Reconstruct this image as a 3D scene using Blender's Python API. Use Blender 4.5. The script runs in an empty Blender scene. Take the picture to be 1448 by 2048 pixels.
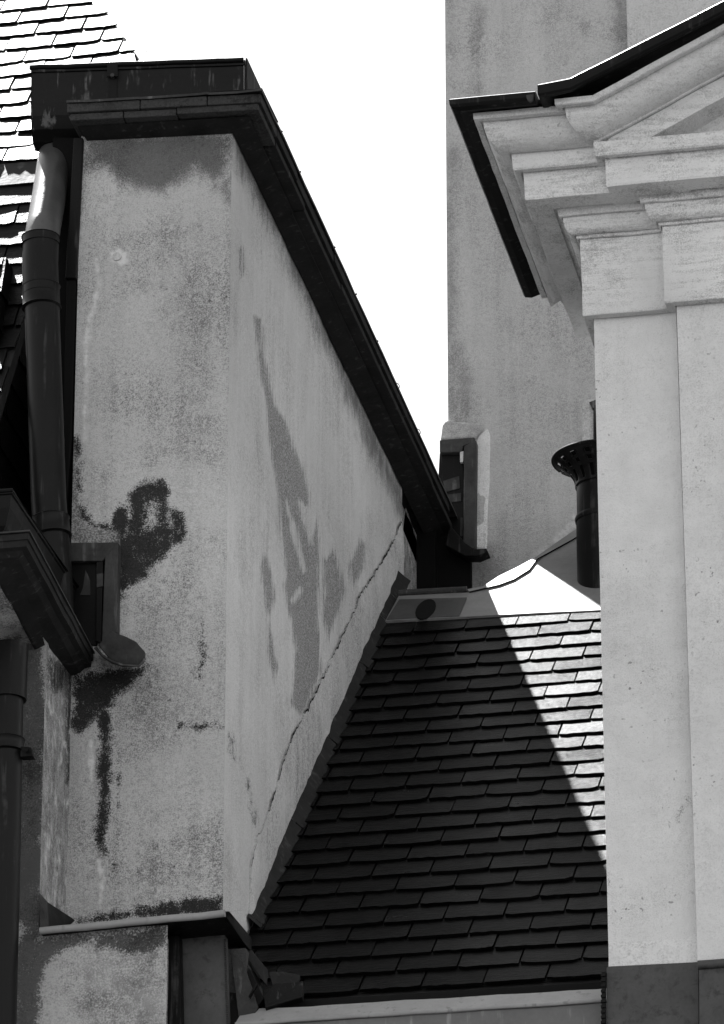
import bpy, math, random
import numpy as np
from mathutils import Vector, Matrix, noise as mnoise

scn = bpy.context.scene
COL = scn.collection
random.seed(7)

# ------------------------------------------------------------------ camera
F_PX = 10000.0                      # focal length in pixels of the 1448 x 2048 photograph
TH = math.atan(.4331)               # pitch up
PH = math.atan(.199)                # heading to the left of the facades' normal
CAM = Vector((0, 0, 1.6))
fw = Vector((-math.sin(PH)*math.cos(TH), math.cos(PH)*math.cos(TH), math.sin(TH)))
rt = Vector((math.cos(PH), math.sin(PH), 0))
up = rt.cross(fw)
cd = bpy.data.cameras.new('camera')
cam = bpy.data.objects.new('camera', cd)
COL.objects.link(cam)
cam.matrix_world = Matrix(((rt.x, up.x, -fw.x, CAM.x), (rt.y, up.y, -fw.y, CAM.y), (rt.z, up.z, -fw.z, CAM.z), (0, 0, 0, 1)))
cd.sensor_fit = 'VERTICAL'; cd.sensor_height = 36; cd.sensor_width = 36
cd.lens = 36*F_PX/2048
cd.clip_start = .1; cd.clip_end = 6000
scn.camera = cam

# ------------------------------------------------------------------ light
SUN = Vector((-.391, .538, 1)).normalized()
EL = math.asin(SUN.z); ROT = math.atan2(SUN.x, SUN.y)
w = bpy.data.worlds.new('World'); scn.world = w; w.use_nodes = True
wn = w.node_tree.nodes; wl = w.node_tree.links
wn.clear()
wo = wn.new('ShaderNodeOutputWorld'); bg = wn.new('ShaderNodeBackground')
sky = wn.new('ShaderNodeTexSky'); sky.sky_type = 'NISHITA'; sky.sun_disc = False
sky.sun_elevation = EL; sky.sun_rotation = ROT
sky.air_density = 1.0; sky.dust_density = 0.3; sky.ozone_density = 1.0
bw = wn.new('ShaderNodeRGBToBW')
wl.new(sky.outputs[0], bw.inputs[0]); wl.new(bw.outputs[0], bg.inputs[0]); wl.new(bg.outputs[0], wo.inputs[0])
bg.inputs[1].default_value = .08
sl = bpy.data.lights.new('sun', 'SUN'); sl.energy = 5.0; sl.angle = math.radians(.5); sl.color = (1, 1, 1)
so = bpy.data.objects.new('sun', sl); COL.objects.link(so)
so.rotation_euler = SUN.to_track_quat('Z', 'Y').to_euler(); so.location = (-10, 10, 40)
vs = scn.view_settings
scn.display_settings.display_device = 'sRGB'
vs.view_transform = 'Standard'; vs.look = 'None'; vs.gamma = 1; vs.use_curve_mapping = False
vs.exposure = 2.3
scn.cycles.max_bounces = 8; scn.cycles.diffuse_bounces = 4

# ------------------------------------------------------------------ measuring helpers
def ray(x, y): return (x-724)/F_PX*rt - (y-1024)/F_PX*up + fw
def onp(x, y, n, d):
    n = Vector(n); v = ray(x, y); return CAM + v*((d-n.dot(CAM))/n.dot(v))
def PX(x, y, v): return onp(x, y, (1, 0, 0), v)
def PY(x, y, v): return onp(x, y, (0, 1, 0), v)
def PZ(x, y, v): return onp(x, y, (0, 0, 1), v)
def proj(P):
    P = np.asarray(P, float) - np.array(CAM); q = P@np.array(fw)
    return 724+F_PX*(P@np.array(rt))/q, 1024-F_PX*(P@np.array(up))/q

# ------------------------------------------------------------------ object helpers
def thing(name, label, cat, loc=(0, 0, 0), group=None):
    o = bpy.data.objects.new(name, None); COL.objects.link(o); o.location = loc
    o.empty_display_size = .1
    o['label'] = label; o['category'] = cat
    if group: o['group'] = group
    return o
def mesh(name, verts, faces, mat, smooth=False):
    me = bpy.data.meshes.new(name)
    me.from_pydata([tuple(v) for v in verts], [], faces)
    me.materials.append(mat)
    if smooth: me.polygons.foreach_set('use_smooth', [True]*len(me.polygons))
    me.update()
    return me
def part(name, verts, faces, mat, root, smooth=False, bevel=0, parent=None, fix=True):
    base = root.location if root else Vector((0, 0, 0))
    vv = [Vector(v)-base for v in verts]
    me = mesh(name, vv, faces, mat, smooth)
    if fix:
        import bmesh
        bm = bmesh.new(); bm.from_mesh(me); bmesh.ops.recalc_face_normals(bm, faces=bm.faces); bm.to_mesh(me); bm.free()
    if smooth: me.set_sharp_from_angle(angle=math.radians(42))
    o = bpy.data.objects.new(name, me); COL.objects.link(o)
    o.parent = parent or root
    if parent: o.location = (0, 0, 0)
    if bevel:
        m = o.modifiers.new('bevel', 'BEVEL'); m.width = bevel; m.segments = 2; m.limit_method = 'ANGLE'
    return o
def hexa(p):       # 8 corners: 4 front, 4 back in the same order
    return list(p), [(0, 1, 2, 3), (7, 6, 5, 4), (0, 4, 5, 1), (1, 5, 6, 2), (2, 6, 7, 3), (3, 7, 4, 0)]
def box(x0, x1, y0, y1, z0, z1):
    return hexa([(x0, y0, z0), (x1, y0, z0), (x1, y0, z1), (x0, y0, z1), (x0, y1, z0), (x1, y1, z0), (x1, y1, z1), (x0, y1, z1)])
def prism(poly, vec):
    n = len(poly); v = [Vector(p) for p in poly]; vec = Vector(vec)
    return v+[p+vec for p in v], [tuple(range(n)), tuple(range(2*n-1, n-1, -1))]+[(i, (i+1) % n, n+(i+1) % n, n+i) for i in range(n)]
def join(*ms):
    V = []; Fc = []
    for v, f in ms:
        k = len(V); V += list(v); Fc += [tuple(i+k for i in q) for q in f]
    return V, Fc
def loft(rings, closed=True, caps=True):
    n = len(rings[0]); V = [Vector(p) for r in rings for p in r]; Fc = []
    for i in range(len(rings)-1):
        for j in range(n if closed else n-1):
            k = (j+1) % n
            Fc.append((i*n+j, i*n+k, (i+1)*n+k, (i+1)*n+j))
    if caps and closed:
        Fc.append(tuple(range(n-1, -1, -1))); Fc.append(tuple(range((len(rings)-1)*n, len(rings)*n)))
    return V, Fc
def tube(path, rad, seg=28, caps=True):
    P = [Vector(p) for p in path]; R = rad if isinstance(rad, (list, tuple)) else [rad]*len(P)
    rings = []
    for i, p in enumerate(P):
        t = (P[min(i+1, len(P)-1)]-P[max(i-1, 0)]).normalized()
        a = Vector((0, 1, 0)) if abs(t.y) < .9 else Vector((1, 0, 0))
        u = t.cross(a).normalized(); v = t.cross(u)
        rings.append([p+(u*math.cos(q)+v*math.sin(q))*R[i] for q in [2*math.pi*k/seg for k in range(seg)]])
    return loft(rings, True, caps)
def fbm(p, s, amp, o=2): return mnoise.fractal(Vector(p)*s, .8, 2.0, o)*amp
def resample(poly, step):
    out = []
    for a, b in zip(poly[:-1], poly[1:]):
        a = Vector(a); b = Vector(b); n = max(1, int((b-a).length/step+.5))
        out += [a+(b-a)*k/n for k in range(n)]
    return out+[Vector(poly[-1])]
def shake(verts, s=9, amp=.003):
    r = []
    for v in verts:
        v = Vector(v); r.append(v+mnoise.noise_vector(v*s)*amp+mnoise.noise_vector(v*s*4)*amp*.35)
    return r

# ------------------------------------------------------------------ materials
class Mat:
    def __init__(self, name):
        m = bpy.data.materials.new(name); m.use_nodes = True
        self.m = m; self.t = m.node_tree; self.b = self.t.nodes['Principled BSDF']
        g = self.t.nodes.new('ShaderNodeNewGeometry'); self.pos = g.outputs['Position']; self.nor = g.outputs['Normal']
    def lk(self, sock, v):
        if isinstance(v, bpy.types.NodeSocket): self.t.links.new(v, sock)
        else: sock.default_value = v
    def ma(self, op, a, b=0, c=None, clamp=False):
        n = self.t.nodes.new('ShaderNodeMath'); n.operation = op; n.use_clamp = clamp
        self.lk(n.inputs[0], a); self.lk(n.inputs[1], b)
        if c is not None: self.lk(n.inputs[2], c)
        return n.outputs[0]
    def sc(self, v3, src=None):
        n = self.t.nodes.new('ShaderNodeVectorMath'); n.operation = 'MULTIPLY'
        self.lk(n.inputs[0], src or self.pos); n.inputs[1].default_value = v3
        return n.outputs[0]
    def noise(self, scale, det=3, rough=.6, vec=None, dist=0):
        n = self.t.nodes.new('ShaderNodeTexNoise'); self.lk(n.inputs['Vector'], vec or self.pos)
        n.inputs['Scale'].default_value = scale; n.inputs['Detail'].default_value = det
        n.inputs['Roughness'].default_value = rough; n.inputs['Distortion'].default_value = dist
        return n.outputs[0]
    def vor(self, scale, vec=None, feat='F1'):
        n = self.t.nodes.new('ShaderNodeTexVoronoi'); n.feature = feat; self.lk(n.inputs['Vector'], vec or self.pos)
        n.inputs['Scale'].default_value = scale
        return n.outputs[0]
    def step(self, x, lo, hi):       # smooth 0..1
        n = self.t.nodes.new('ShaderNodeMapRange'); n.interpolation_type = 'SMOOTHSTEP'
        self.lk(n.inputs[0], x); n.inputs[1].default_value = lo; n.inputs[2].default_value = hi
        n.inputs[3].default_value = 0; n.inputs[4].default_value = 1
        return n.outputs[0]
    def mix(self, f, a, b):
        n = self.t.nodes.new('ShaderNodeMix'); n.data_type = 'FLOAT'
        self.lk(n.inputs[0], f); self.lk(n.inputs[2], a); self.lk(n.inputs[3], b)
        return n.outputs[0]
    def attr(self, name):
        n = self.t.nodes.new('ShaderNodeAttribute'); n.attribute_name = name; return n.outputs['Fac']
    def rnd(self):
        n = self.t.nodes.new('ShaderNodeObjectInfo'); return n.outputs['Random']
    def grey(self, v):
        n = self.t.nodes.new('ShaderNodeCombineColor')
        for i in range(3): self.lk(n.inputs[i], v)
        self.t.links.new(n.outputs[0], self.b.inputs['Base Color'])
    def bump(self, h, strength=.5, dist=.01):
        n = self.t.nodes.new('ShaderNodeBump'); self.lk(n.inputs['Height'], h)
        n.inputs['Strength'].default_value = strength; n.inputs['Distance'].default_value = dist
        self.t.links.new(n.outputs[0], self.b.inputs['Normal'])
    def set(self, **k):
        for a, v in k.items(): self.lk(self.b.inputs[a.replace('_', ' ')], v)
        return self

def plaster(name, base, grain=.35, gs=170, blotch=.2, dark='', light='', coarse='', soot_shade='', soot_shade_k=.16, speck=.5, bs=.5, streak=.12, darkv=.12, dk=.36, bias=.0, hs=0):
    # two tones of grit: a pale skin worn through to a darker ground, more in some areas than in others
    m = Mat(name)
    g1 = m.noise(gs, 3, .7); g2 = m.noise(gs*.3, 3, .6); bl = m.noise(2.6, 6, .66); bl2 = m.noise(9, 4, .6)
    st = m.noise(1.0, 5, .65, m.sc((16, 16, .9)))
    dens = m.ma('ADD', m.ma('MULTIPLY', m.ma('SUBTRACT', bl, .5), blotch*2.2), m.ma('ADD', m.ma('MULTIPLY', m.ma('SUBTRACT', bl2, .5), blotch*.8), m.ma('MULTIPLY', m.ma('SUBTRACT', st, .5), streak*2.2)))
    if hs: dens = m.ma('ADD', dens, m.ma('MULTIPLY', m.ma('SUBTRACT', m.noise(1, 6, .7, m.sc((6, 6, 55))), .47), hs))
    x = m.ma('ADD', m.ma('ADD', g1, m.ma('MULTIPLY', m.ma('SUBTRACT', g2, .5), .35)), m.ma('ADD', dens, bias))
    f0 = m.ma('MULTIPLY', m.step(x, .34, .76), m.ma('MULTIPLY', m.mix(m.step(m.noise(2.1, 5, .65, None, .4), .38, .62), .45, 1.0), min(1, grain*2.2)))
    v = m.mix(f0, base, base*dk)
    v = m.ma('MULTIPLY', v, m.ma('ADD', 1, m.ma('ADD', m.ma('MULTIPLY', m.ma('SUBTRACT', bl2, .5), .3), m.ma('MULTIPLY', m.ma('SUBTRACT', m.noise(1.3, 4, .55), .5), blotch*3.2)))) 
    h = m.ma('ADD', m.ma('MULTIPLY', g1, .7), g2)
    pit = m.ma('MULTIPLY', m.step(m.noise(gs*.33, 1, .5), .68, .76), m.step(bl, .42, .6))
    v = m.ma('MULTIPLY', v, m.ma('SUBTRACT', 1, m.ma('MULTIPLY', pit, speck)))
    edge = m.noise(13, 7, .74); ins = m.noise(20, 5, .7)
    dith = m.ma('MULTIPLY', m.ma('SUBTRACT', g1, .5), 1.5)
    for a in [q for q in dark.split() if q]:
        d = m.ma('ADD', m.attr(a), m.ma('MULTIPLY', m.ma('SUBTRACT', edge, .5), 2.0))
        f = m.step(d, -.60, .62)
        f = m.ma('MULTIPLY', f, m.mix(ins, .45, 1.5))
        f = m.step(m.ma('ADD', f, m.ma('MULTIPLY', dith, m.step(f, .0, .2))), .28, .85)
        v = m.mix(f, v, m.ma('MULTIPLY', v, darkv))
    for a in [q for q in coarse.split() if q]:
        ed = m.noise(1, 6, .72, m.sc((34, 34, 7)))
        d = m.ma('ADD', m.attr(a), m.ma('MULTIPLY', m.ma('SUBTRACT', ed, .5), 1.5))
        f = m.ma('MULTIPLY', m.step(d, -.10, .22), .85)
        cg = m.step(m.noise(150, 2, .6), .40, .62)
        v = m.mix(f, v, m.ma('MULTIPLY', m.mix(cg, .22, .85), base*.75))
    for a in [q for q in soot_shade.split() if q]:  # soft darkening layer, grime with painted shade mixed in
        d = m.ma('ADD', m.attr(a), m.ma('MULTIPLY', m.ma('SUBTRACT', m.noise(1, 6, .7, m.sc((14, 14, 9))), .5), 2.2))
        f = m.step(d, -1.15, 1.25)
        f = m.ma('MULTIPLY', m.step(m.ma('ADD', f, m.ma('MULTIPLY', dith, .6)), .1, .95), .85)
        v = m.mix(f, v, m.ma('MULTIPLY', v, soot_shade_k))
    for a in [q for q in light.split() if q]:
        d = m.ma('ADD', m.attr(a), m.ma('MULTIPLY', m.ma('SUBTRACT', edge, .5), 1.8))
        f = m.step(m.ma('ADD', m.step(d, -.2, .5), dith), .2, .9)
        v = m.mix(m.ma('MULTIPLY', f, .7), v, min(.85, base*1.45))
    m.grey(m.ma('MAXIMUM', v, .008))
    m.set(Roughness=.92); m.b.inputs['Specular IOR Level'].default_value = .2
    m.bump(h, bs, .012)
    return m.m

def metal(name, base, rough=.5, var=.5, drip=.0, spec=.5, blot=0, metallic=0.0):
    m = Mat(name)
    n1 = m.noise(9, 5, .65); n2 = m.noise(70, 3, .6)
    st = m.noise(1, 4, .6, m.sc((34, 34, 2.2)))
    v = m.ma('MULTIPLY', m.ma('ADD', 1, m.ma('ADD', m.ma('MULTIPLY', m.ma('SUBTRACT', n1, .5), var*2.4), m.ma('MULTIPLY', m.ma('SUBTRACT', n2, .5), var*.8))), base)
    if drip:
        d = m.ma('MULTIPLY', m.step(st, .56, .68), m.step(n1, .38, .60))
        v = m.mix(m.ma('MULTIPLY', d, .6), v, drip)
    if blot:
        d = m.step(m.noise(22, 6, .7, None, .3), .50, .68)
        v = m.mix(m.ma('MULTIPLY', d, .7), v, base*blot)
    m.grey(m.ma('MAXIMUM', v, .004))
    m.set(Roughness=m.mix(n1, rough-.12, rough+.12), Metallic=metallic); m.b.inputs['Specular IOR Level'].default_value = spec
    m.bump(m.ma('ADD', n1, m.ma('MULTIPLY', n2, .25)), .12, .01)
    return m.m

def slate_mat(name, base, rough=.5, spec=.5):
    m = Mat(name)
    r = m.rnd()
    n1 = m.noise(7, 4, .6); n2 = m.noise(60, 5, .7); fl = m.noise(1, 5, .65, m.sc((22, 60, 60)))
    lich = m.step(m.noise(24, 5, .72), .60, .72)
    v = m.ma('MULTIPLY', m.ma('ADD', .45, m.ma('ADD', r, m.ma('MULTIPLY', n2, .5))), base)
    v = m.mix(m.ma('MULTIPLY', lich, m.ma('MULTIPLY', m.step(n1, .45, .62), .5)), v, .035)
    m.grey(v)
    m.set(Roughness=m.ma('ADD', m.ma('ADD', rough-.10, m.ma('MULTIPLY', r, .12)), m.ma('MULTIPLY', n1, .20)))
    m.b.inputs['Specular IOR Level'].default_value = spec
    m.bump(m.ma('ADD', m.ma('MULTIPLY', fl, 1.0), m.ma('MULTIPLY', n2, .5)), .35, .006)
    return m.m

M_wing = plaster('wing_render', .52, .5, 200, .24, dark='damp', light='pale', coarse='bare', soot_shade='soot_shade', darkv=.06, dk=.24, bias=.01)
M_cheek = plaster('cheek_render', .60, .46, 190, .24, dark='damp', coarse='bare', soot_shade='soot_shade', streak=.13, speck=.25, dk=.42, bias=-.01)
M_mortar = plaster('mortar', .57, .5, 190, .12, speck=.1, dk=.25, bias=.02)
M_low = plaster('low_wing_render', .42, .5, 150, .5, dark='damp', darkv=.25, dk=.25)
M_tower = plaster('tower_render', .47, .40, 190, .15, soot_shade='damp', soot_shade_k=.5, light='pale', speck=.35, dk=.42, streak=.16)  # the tower's damp field also holds painted shadow at the wall foot
M_port = plaster('portico_paint', .66, .35, 190, .12, dark='damp', darkv=.4, speck=.6, streak=.12, bs=.4, dk=.55, bias=-.06, hs=.2)
M_mould = plaster('moulding_paint', .66, .4, 180, .36, speck=.4, streak=.02, bs=.45, dk=.36, bias=-.05, hs=.9)
M_foot = plaster('coarse_mortar', .72, .5, 150, .3, dk=.45)
M_patch = plaster('pale_plaster', .56, .4, 110, .3, dk=.4)
M_shade_plaster = plaster('shade_plaster', .06, .5, 100, .3)  # plaster darkened to hold the shade of the tympanum and other recesses
M_zinc = metal('dark_zinc', .004, .5, 1.0, .07, .13)
M_pipe = metal('pipe_paint', .004, .42, .8, .05, .16)
M_gutz = metal('streaked_zinc', .005, .5, 1.0, .17, .16)
M_stone2 = plaster('weathered_stone', .045, .5, 120, .4, dk=.3)
M_lap = metal('old_lead', .055, .6, .6, 0, .2)
M_swan = metal('bare_zinc', .05, .38, .5, .02, .5)
M_stone = metal('sooty_stone', .014, .8, 1.0, .07, .15)
M_zlead = metal('grey_lead', .034, .6, 1.0, .16, .2)
M_hood = metal('pale_zinc', .17, .5, .45, 0, .25)
M_gut = metal('weathered_zinc', .26, .55, .25, .12, .4)
M_fascia = metal('fascia_zinc', .13, .6, .3, .3, .3)
M_base = metal('stained_zinc', .060, .6, .5, 0, .3, .35)
M_slate = slate_mat('slate', .0016, .30, .034)
M_deck = metal('roof_boarding', .010, .9, .3)
M_black = metal('soot_shade', .006, .9, .3, 0, .1)  # near-black that paints gaps, openings and shadowed hollows as dark
mg = Mat('pavement'); mg.grey(m_ := mg.ma('ADD', .015, mg.ma('MULTIPLY', mg.noise(.8, 5, .6), .04))); mg.set(Roughness=.9); M_ground = mg.m

# ------------------------------------------------------------------ ground
me = mesh('ground', [(-2500, -2500, 0), (2500, -2500, 0), (2500, 2500, 0), (-2500, 2500, 0)], [(0, 1, 2, 3)], M_ground)
g = bpy.data.objects.new('ground', me); COL.objects.link(g); g['kind'] = 'structure'

# ------------------------------------------------------------------ wall sheets with stain fields
def sdf(pts, poly):          # signed distance (positive inside), in photo pixels
    px, py = pts; P = np.array(poly, float); n = len(P)
    d = np.full(px.shape, 1e9); ins = np.zeros(px.shape, bool)
    for i in range(n):
        a = P[i]; b = P[(i+1) % n]; e = b-a
        t = np.clip(((px-a[0])*e[0]+(py-a[1])*e[1])/(e@e+1e-9), 0, 1)
        d = np.minimum(d, np.hypot(px-a[0]-t*e[0], py-a[1]-t*e[1]))
        c = ((a[1] <= py) != (b[1] <= py))
        with np.errstate(divide='ignore', invalid='ignore'):
            xi = a[0]+(py-a[1])/(b[1]-a[1])*e[0]
        ins ^= c & (px < xi)
    return np.where(ins, d, -d)
def line_d(pts, line, wd):
    px, py = pts; d = np.full(px.shape, 1e9)
    for a, b in zip(line[:-1], line[1:]):
        a = np.array(a, float); b = np.array(b, float); e = b-a
        t = np.clip(((px-a[0])*e[0]+(py-a[1])*e[1])/(e@e), 0, 1)
        d = np.minimum(d, np.hypot(px-a[0]-t*e[0], py-a[1]-t*e[1]))
    return wd-d
def sheet(name, fn, nu, nv, mat, root, fields=None, amp=.0025, nrm=(0, -1, 0), extra=None):
    V = []; n = Vector(nrm)
    for j in range(nv+1):
        for i in range(nu+1):
            p = Vector(fn(i/nu, j/nv)); wq = min(1, 14*min(i, nu-i)/nu); V.append(p+n*wq*(fbm(p, 2.2, amp*1.4)+fbm(p, 11, amp*.5)))
    Fc = [(j*(nu+1)+i, j*(nu+1)+i+1, (j+1)*(nu+1)+i+1, (j+1)*(nu+1)+i) for j in range(nv) for i in range(nu)]
    nw = len(V)
    if extra: V, Fc = join((V, Fc), extra)
    o = part(name, V, Fc, mat, root, smooth=True, fix=False)
    if fields:
        W = np.array([tuple(v) for v in V]); q = proj(W)
        for a, lst in fields.items():
            f = np.full(len(V), -60.0)
            for kind, geo, *arg in lst:
                if kind == 'poly': f = np.maximum(f, sdf(q, geo)+(arg[0] if arg else 0))
                elif kind == 'soft': f = np.minimum(f, np.maximum(-sdf(q, geo)*.55+9, -4))
                elif kind == 'cut': f = np.minimum(f, -sdf(q, geo)*1.3)
                else: f = np.maximum(f, line_d(q, geo, arg[0]))
            f = np.clip(f/28.0, -1.5, 1.5)
            f[nw:] = -1.5
            at = o.data.attributes.new(a, 'FLOAT', 'POINT'); at.data.foreach_set('value', f.astype(np.float32))
    return o
def lerp(a, b, t): return Vector(a)*(1-t)+Vector(b)*t
def bil(a, b, c, d): return lambda u, v: lerp(lerp(a, b, u), lerp(d, c, u), v)   # a-b bottom, d-c top

# ================================================================== RIGHT SLATE ROOF
XC, YF = -3.789, 16.5
PIT = math.radians(41.554)
RN = Vector((0, -math.sin(PIT), math.cos(PIT))); RV = Vector((0, math.cos(PIT), math.sin(PIT)))
RD = RN.dot(Vector((XC, 16.945, 7.455)))
def R(x, y): return onp(x, y, RN, RD)

def slate_mesh(name, w, L, t, rs, lift, c0=0.0, c1=0.0, rough=.0038, mat=None):
    # lower edge at y=0; c0/c1 shear the left/right edge (x offset at the top)
    n = 8; lo = []
    ch0 = rs.choice((0, 0, 0, .006, .012)); ch1 = rs.choice((0, 0, 0, .006, .012))
    for k in range(n+1):
        f = k/n; y = rs.uniform(-rough, rough)+rs.uniform(-rough, rough)*.6
        if k == 0: y += ch0
        if k == n: y += ch1
        lo.append((w*f, y))
    e = .0012
    outline = lo+[(w+c1*.5+rs.uniform(-e, e), L*.5), (w+c1, L), (c0, L), (c0*.5+rs.uniform(-e, e), L*.5)]
    zt = lambda y: lift*(1-y/L)
    m = len(outline)
    V = [(x, y, zt(y)+t) for x, y in outline]+[(x+0, y, zt(y)) for x, y in outline]
    Fc = [tuple(range(m)), tuple(range(2*m-1, m-1, -1))]+[(i, m+i, m+(i+1) % m, (i+1) % m) for i in range(m)]
    me = bpy.data.meshes.new(name); me.from_pydata(V, [], Fc); me.materials.append(mat or M_slate); me.update()
    return me
def slate_field(root, org, U, Vd, rows, expo, width, t, x0f, x1f, seed, ph=0.0, tilt=.0015, gap=.007, mat=None, variants=8, yaw=.006):
    rs = random.Random(seed); U = Vector(U).normalized(); Vd = Vector(Vd).normalized(); Nn = U.cross(Vd).normalized()
    L = expo*1.22; lift = t*1.25
    shared = [slate_mesh('slate', width-gap, L, t, rs, lift, mat=mat) for _ in range(variants)]
    for r in range(rows):
        a0, a1 = x0f(r*expo), x1f(r*expo); b0, b1 = x0f(r*expo+L), x1f(r*expo+L)
        off = (ph+(width*.5 if r % 2 else 0)) % width
        k = math.floor((min(a0, b0)-off)/width); x = off+k*width
        while x < max(a1, b1):
            l, rr_ = x, x+width-gap
            if rr_ < min(a0, b0)+.02 or l > max(a1, b1)-.02: x += width; continue
            cutl = l < max(a0, b0); cutr = rr_ > min(a1, b1)
            if cutl or cutr:
                la, lb = (max(l, a0), max(l, b0)); ra, rb = (min(rr_, a1), min(rr_, b1))
                if ra-la < .02 and rb-lb < .02: x += width; continue
                ra = max(ra, la+.01); rb = max(rb, lb+.01)
                me = slate_mesh('slate', ra-la, L, t, rs, lift, lb-la, rb-ra, mat=mat); px = la
            else: me = rs.choice(shared); px = l
            o = bpy.data.objects.new('slate', me); COL.objects.link(o); o.parent = root
            P = Vector(org)+U*(px+rs.uniform(-.0015, .0015))+Vd*(r*expo+rs.uniform(-.003, .003))
            th = rs.uniform(-yaw, yaw); tl = rs.uniform(-tilt, tilt)
            u2 = (U*math.cos(th)+Vd*math.sin(th)); n2 = (Nn+u2*tl*6+Vd*rs.uniform(-tilt, tilt)*4).normalized()
            v2 = n2.cross(u2).normalized(); u2 = v2.cross(n2)
            Mx = Matrix(((u2.x, v2.x, n2.x, P.x-root.location.x), (u2.y, v2.y, n2.y, P.y-root.location.y), (u2.z, v2.z, n2.z, P.z-root.location.z), (0, 0, 0, 1)))
            o.matrix_basis = Mx
            x += width

roof = thing('slate_roof', 'sloping slate roof between the tall rendered wing and the columned portico, half in black shadow', 'roof', (XC+.8, 16.4, 6.95))
e0 = R(530, 2003); top = R(1205, 1229)
eave_v = (e0-Vector((0, 0, 0))).dot(RV)
ORG = Vector((XC, 0, 0)) + RV*(RV.dot(e0)) + RN*RD
NR = 26; LEN = RV.dot(top)-RV.dot(e0); EX = LEN/(NR-.3)
XR = -1.75
# roof boarding under the slates
q = [Vector((XC, 0, 0)), Vector((XR+1.2, 0, 0))]
lowp = ORG-RN*.004; upv = RV*(LEN+.02)
bd = [lowp, lowp+Vector((XR+1.2-XC, 0, 0)), lowp+Vector((XR+1.2-XC, 0, 0))+upv, lowp+upv]
part('boarding', *prism(bd, -RN*.05), M_deck, roof)
jx = R(1033, 1262).x - XC
slate_field(roof, ORG+RN*.001, (1, 0, 0), RV, NR, EX, .2215, .010, lambda v: 0.012, lambda v: XR-XC, 11, ph=jx % .2215 + (0 if (NR-1) % 2 == 0 else .1107))

# pale zinc saddle above the slates
def up_(p, h): return Vector(p)+RN*h
zl = [R(772, 1252), R(1205, 1229), R(1500, 1212), R(1500, 880), R(1205, 1035), R(1145, 1078), R(1078, 1132), R(1002, 1170), R(940, 1194), R(800, 1198)]
zl = [up_(p, .022) for p in zl]
zz = []
for a, b in zip(zl, zl[1:]+zl[:1]):
    n = max(1, int((b-a).length/.07))
    zz += [a+(b-a)*k/n for k in range(n)]
zz = [p+RN*fbm(p, 4, .003) for p in zz]
part('zinc_saddle', *prism(zz, -RN*.012), M_hood, roof)
rim = [(940, 1196), (1000, 1182), (1030, 1171), (1060, 1152), (1076, 1130), (1145, 1092), (1205, 1055), (1400, 960)]
rim2 = [(936, 1190), (968, 1184), (1000, 1163), (1035, 1146), (1072, 1126), (1145, 1075), (1205, 1036), (1400, 930)]
def dens(P):
    P = [Vector(p) for p in P]; out = []
    for a, b in zip(P[:-1], P[1:]): out += [a.lerp(b, k/6) for k in range(6)]
    return out+[P[-1]]
ra = dens([up_(R(*p), .030) for p in rim]); rb = dens([up_(R(*p), .027) for p in rim2])
lo_ = [p-RN*.007 for p in ra]
V, Fc = loft([ra, rb], False); part('saddle_flashing', V, Fc, M_hood, roof)
V, Fc = loft([lo_, ra], False); part('lap_shadow', V, Fc, M_black, roof)  # front edge of the lap, coloured black as its thin shadow line
# back slope of the saddle down to the tower wall
YB = 20.54
bk = []
bt = [up_(R(*p), .02) for p in rim2]
bb = [Vector((p.x-.25, YB+.02, p.z-.45)) for p in bt]
V, Fc = loft([bt, bb], closed=False)
part('saddle_back', V, Fc, M_gut, roof)
# strip of lead left of the saddle with an oval black patch painted for a dark opening
st = [up_(R(*p), .026) for p in [(775, 1250), (920, 1243), (935, 1206), (800, 1210)]]
part('lead_apron', *prism(st, -RN*.008), M_lap, roof)
c = (853, 1231); ov = [up_(R(c[0]+19*math.cos(a)*1-8*math.sin(a), c[1]+20*math.sin(a)+0*math.cos(a)), .030) for a in [k*math.pi/9 for k in range(18)]]
part('dark_opening', *prism(ov, -RN*.006), M_black, roof)
rid = [up_(R(*p), .03) for p in [(800, 1199), (935, 1192)]]
part('ridge_roll', *tube(rid, .014, 10), M_zlead, roof)

# flue pipe
fc = R(1208, 1165); FX, FY, FZ = fc.x, fc.y, fc.z
flue = thing('flue_pipe', 'dark metal flue pipe with flared perforated cowl rising from the pale zinc saddle', 'flue', (FX, FY, FZ-.1))
hpx = lambda y: PY(1208, y, FY).z
RPI = .115
zj = hpx(1040)
part('pipe', *tube([(FX, FY, FZ-.25), (FX, FY, zj)], RPI, 40), M_pipe, flue, smooth=True)
part('pipe_collar', *tube([(FX, FY, zj-.012), (FX, FY, zj+.002), (FX, FY, zj+.012)], [RPI+.003, RPI+.006, RPI+.003], 40), M_pipe, flue, smooth=True)
zc = hpx(975)
part('upper_pipe', *tube([(FX, FY, zj), (FX, FY, zc)], RPI-.004, 40), M_zlead if False else M_pipe, flue, smooth=True)
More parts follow.
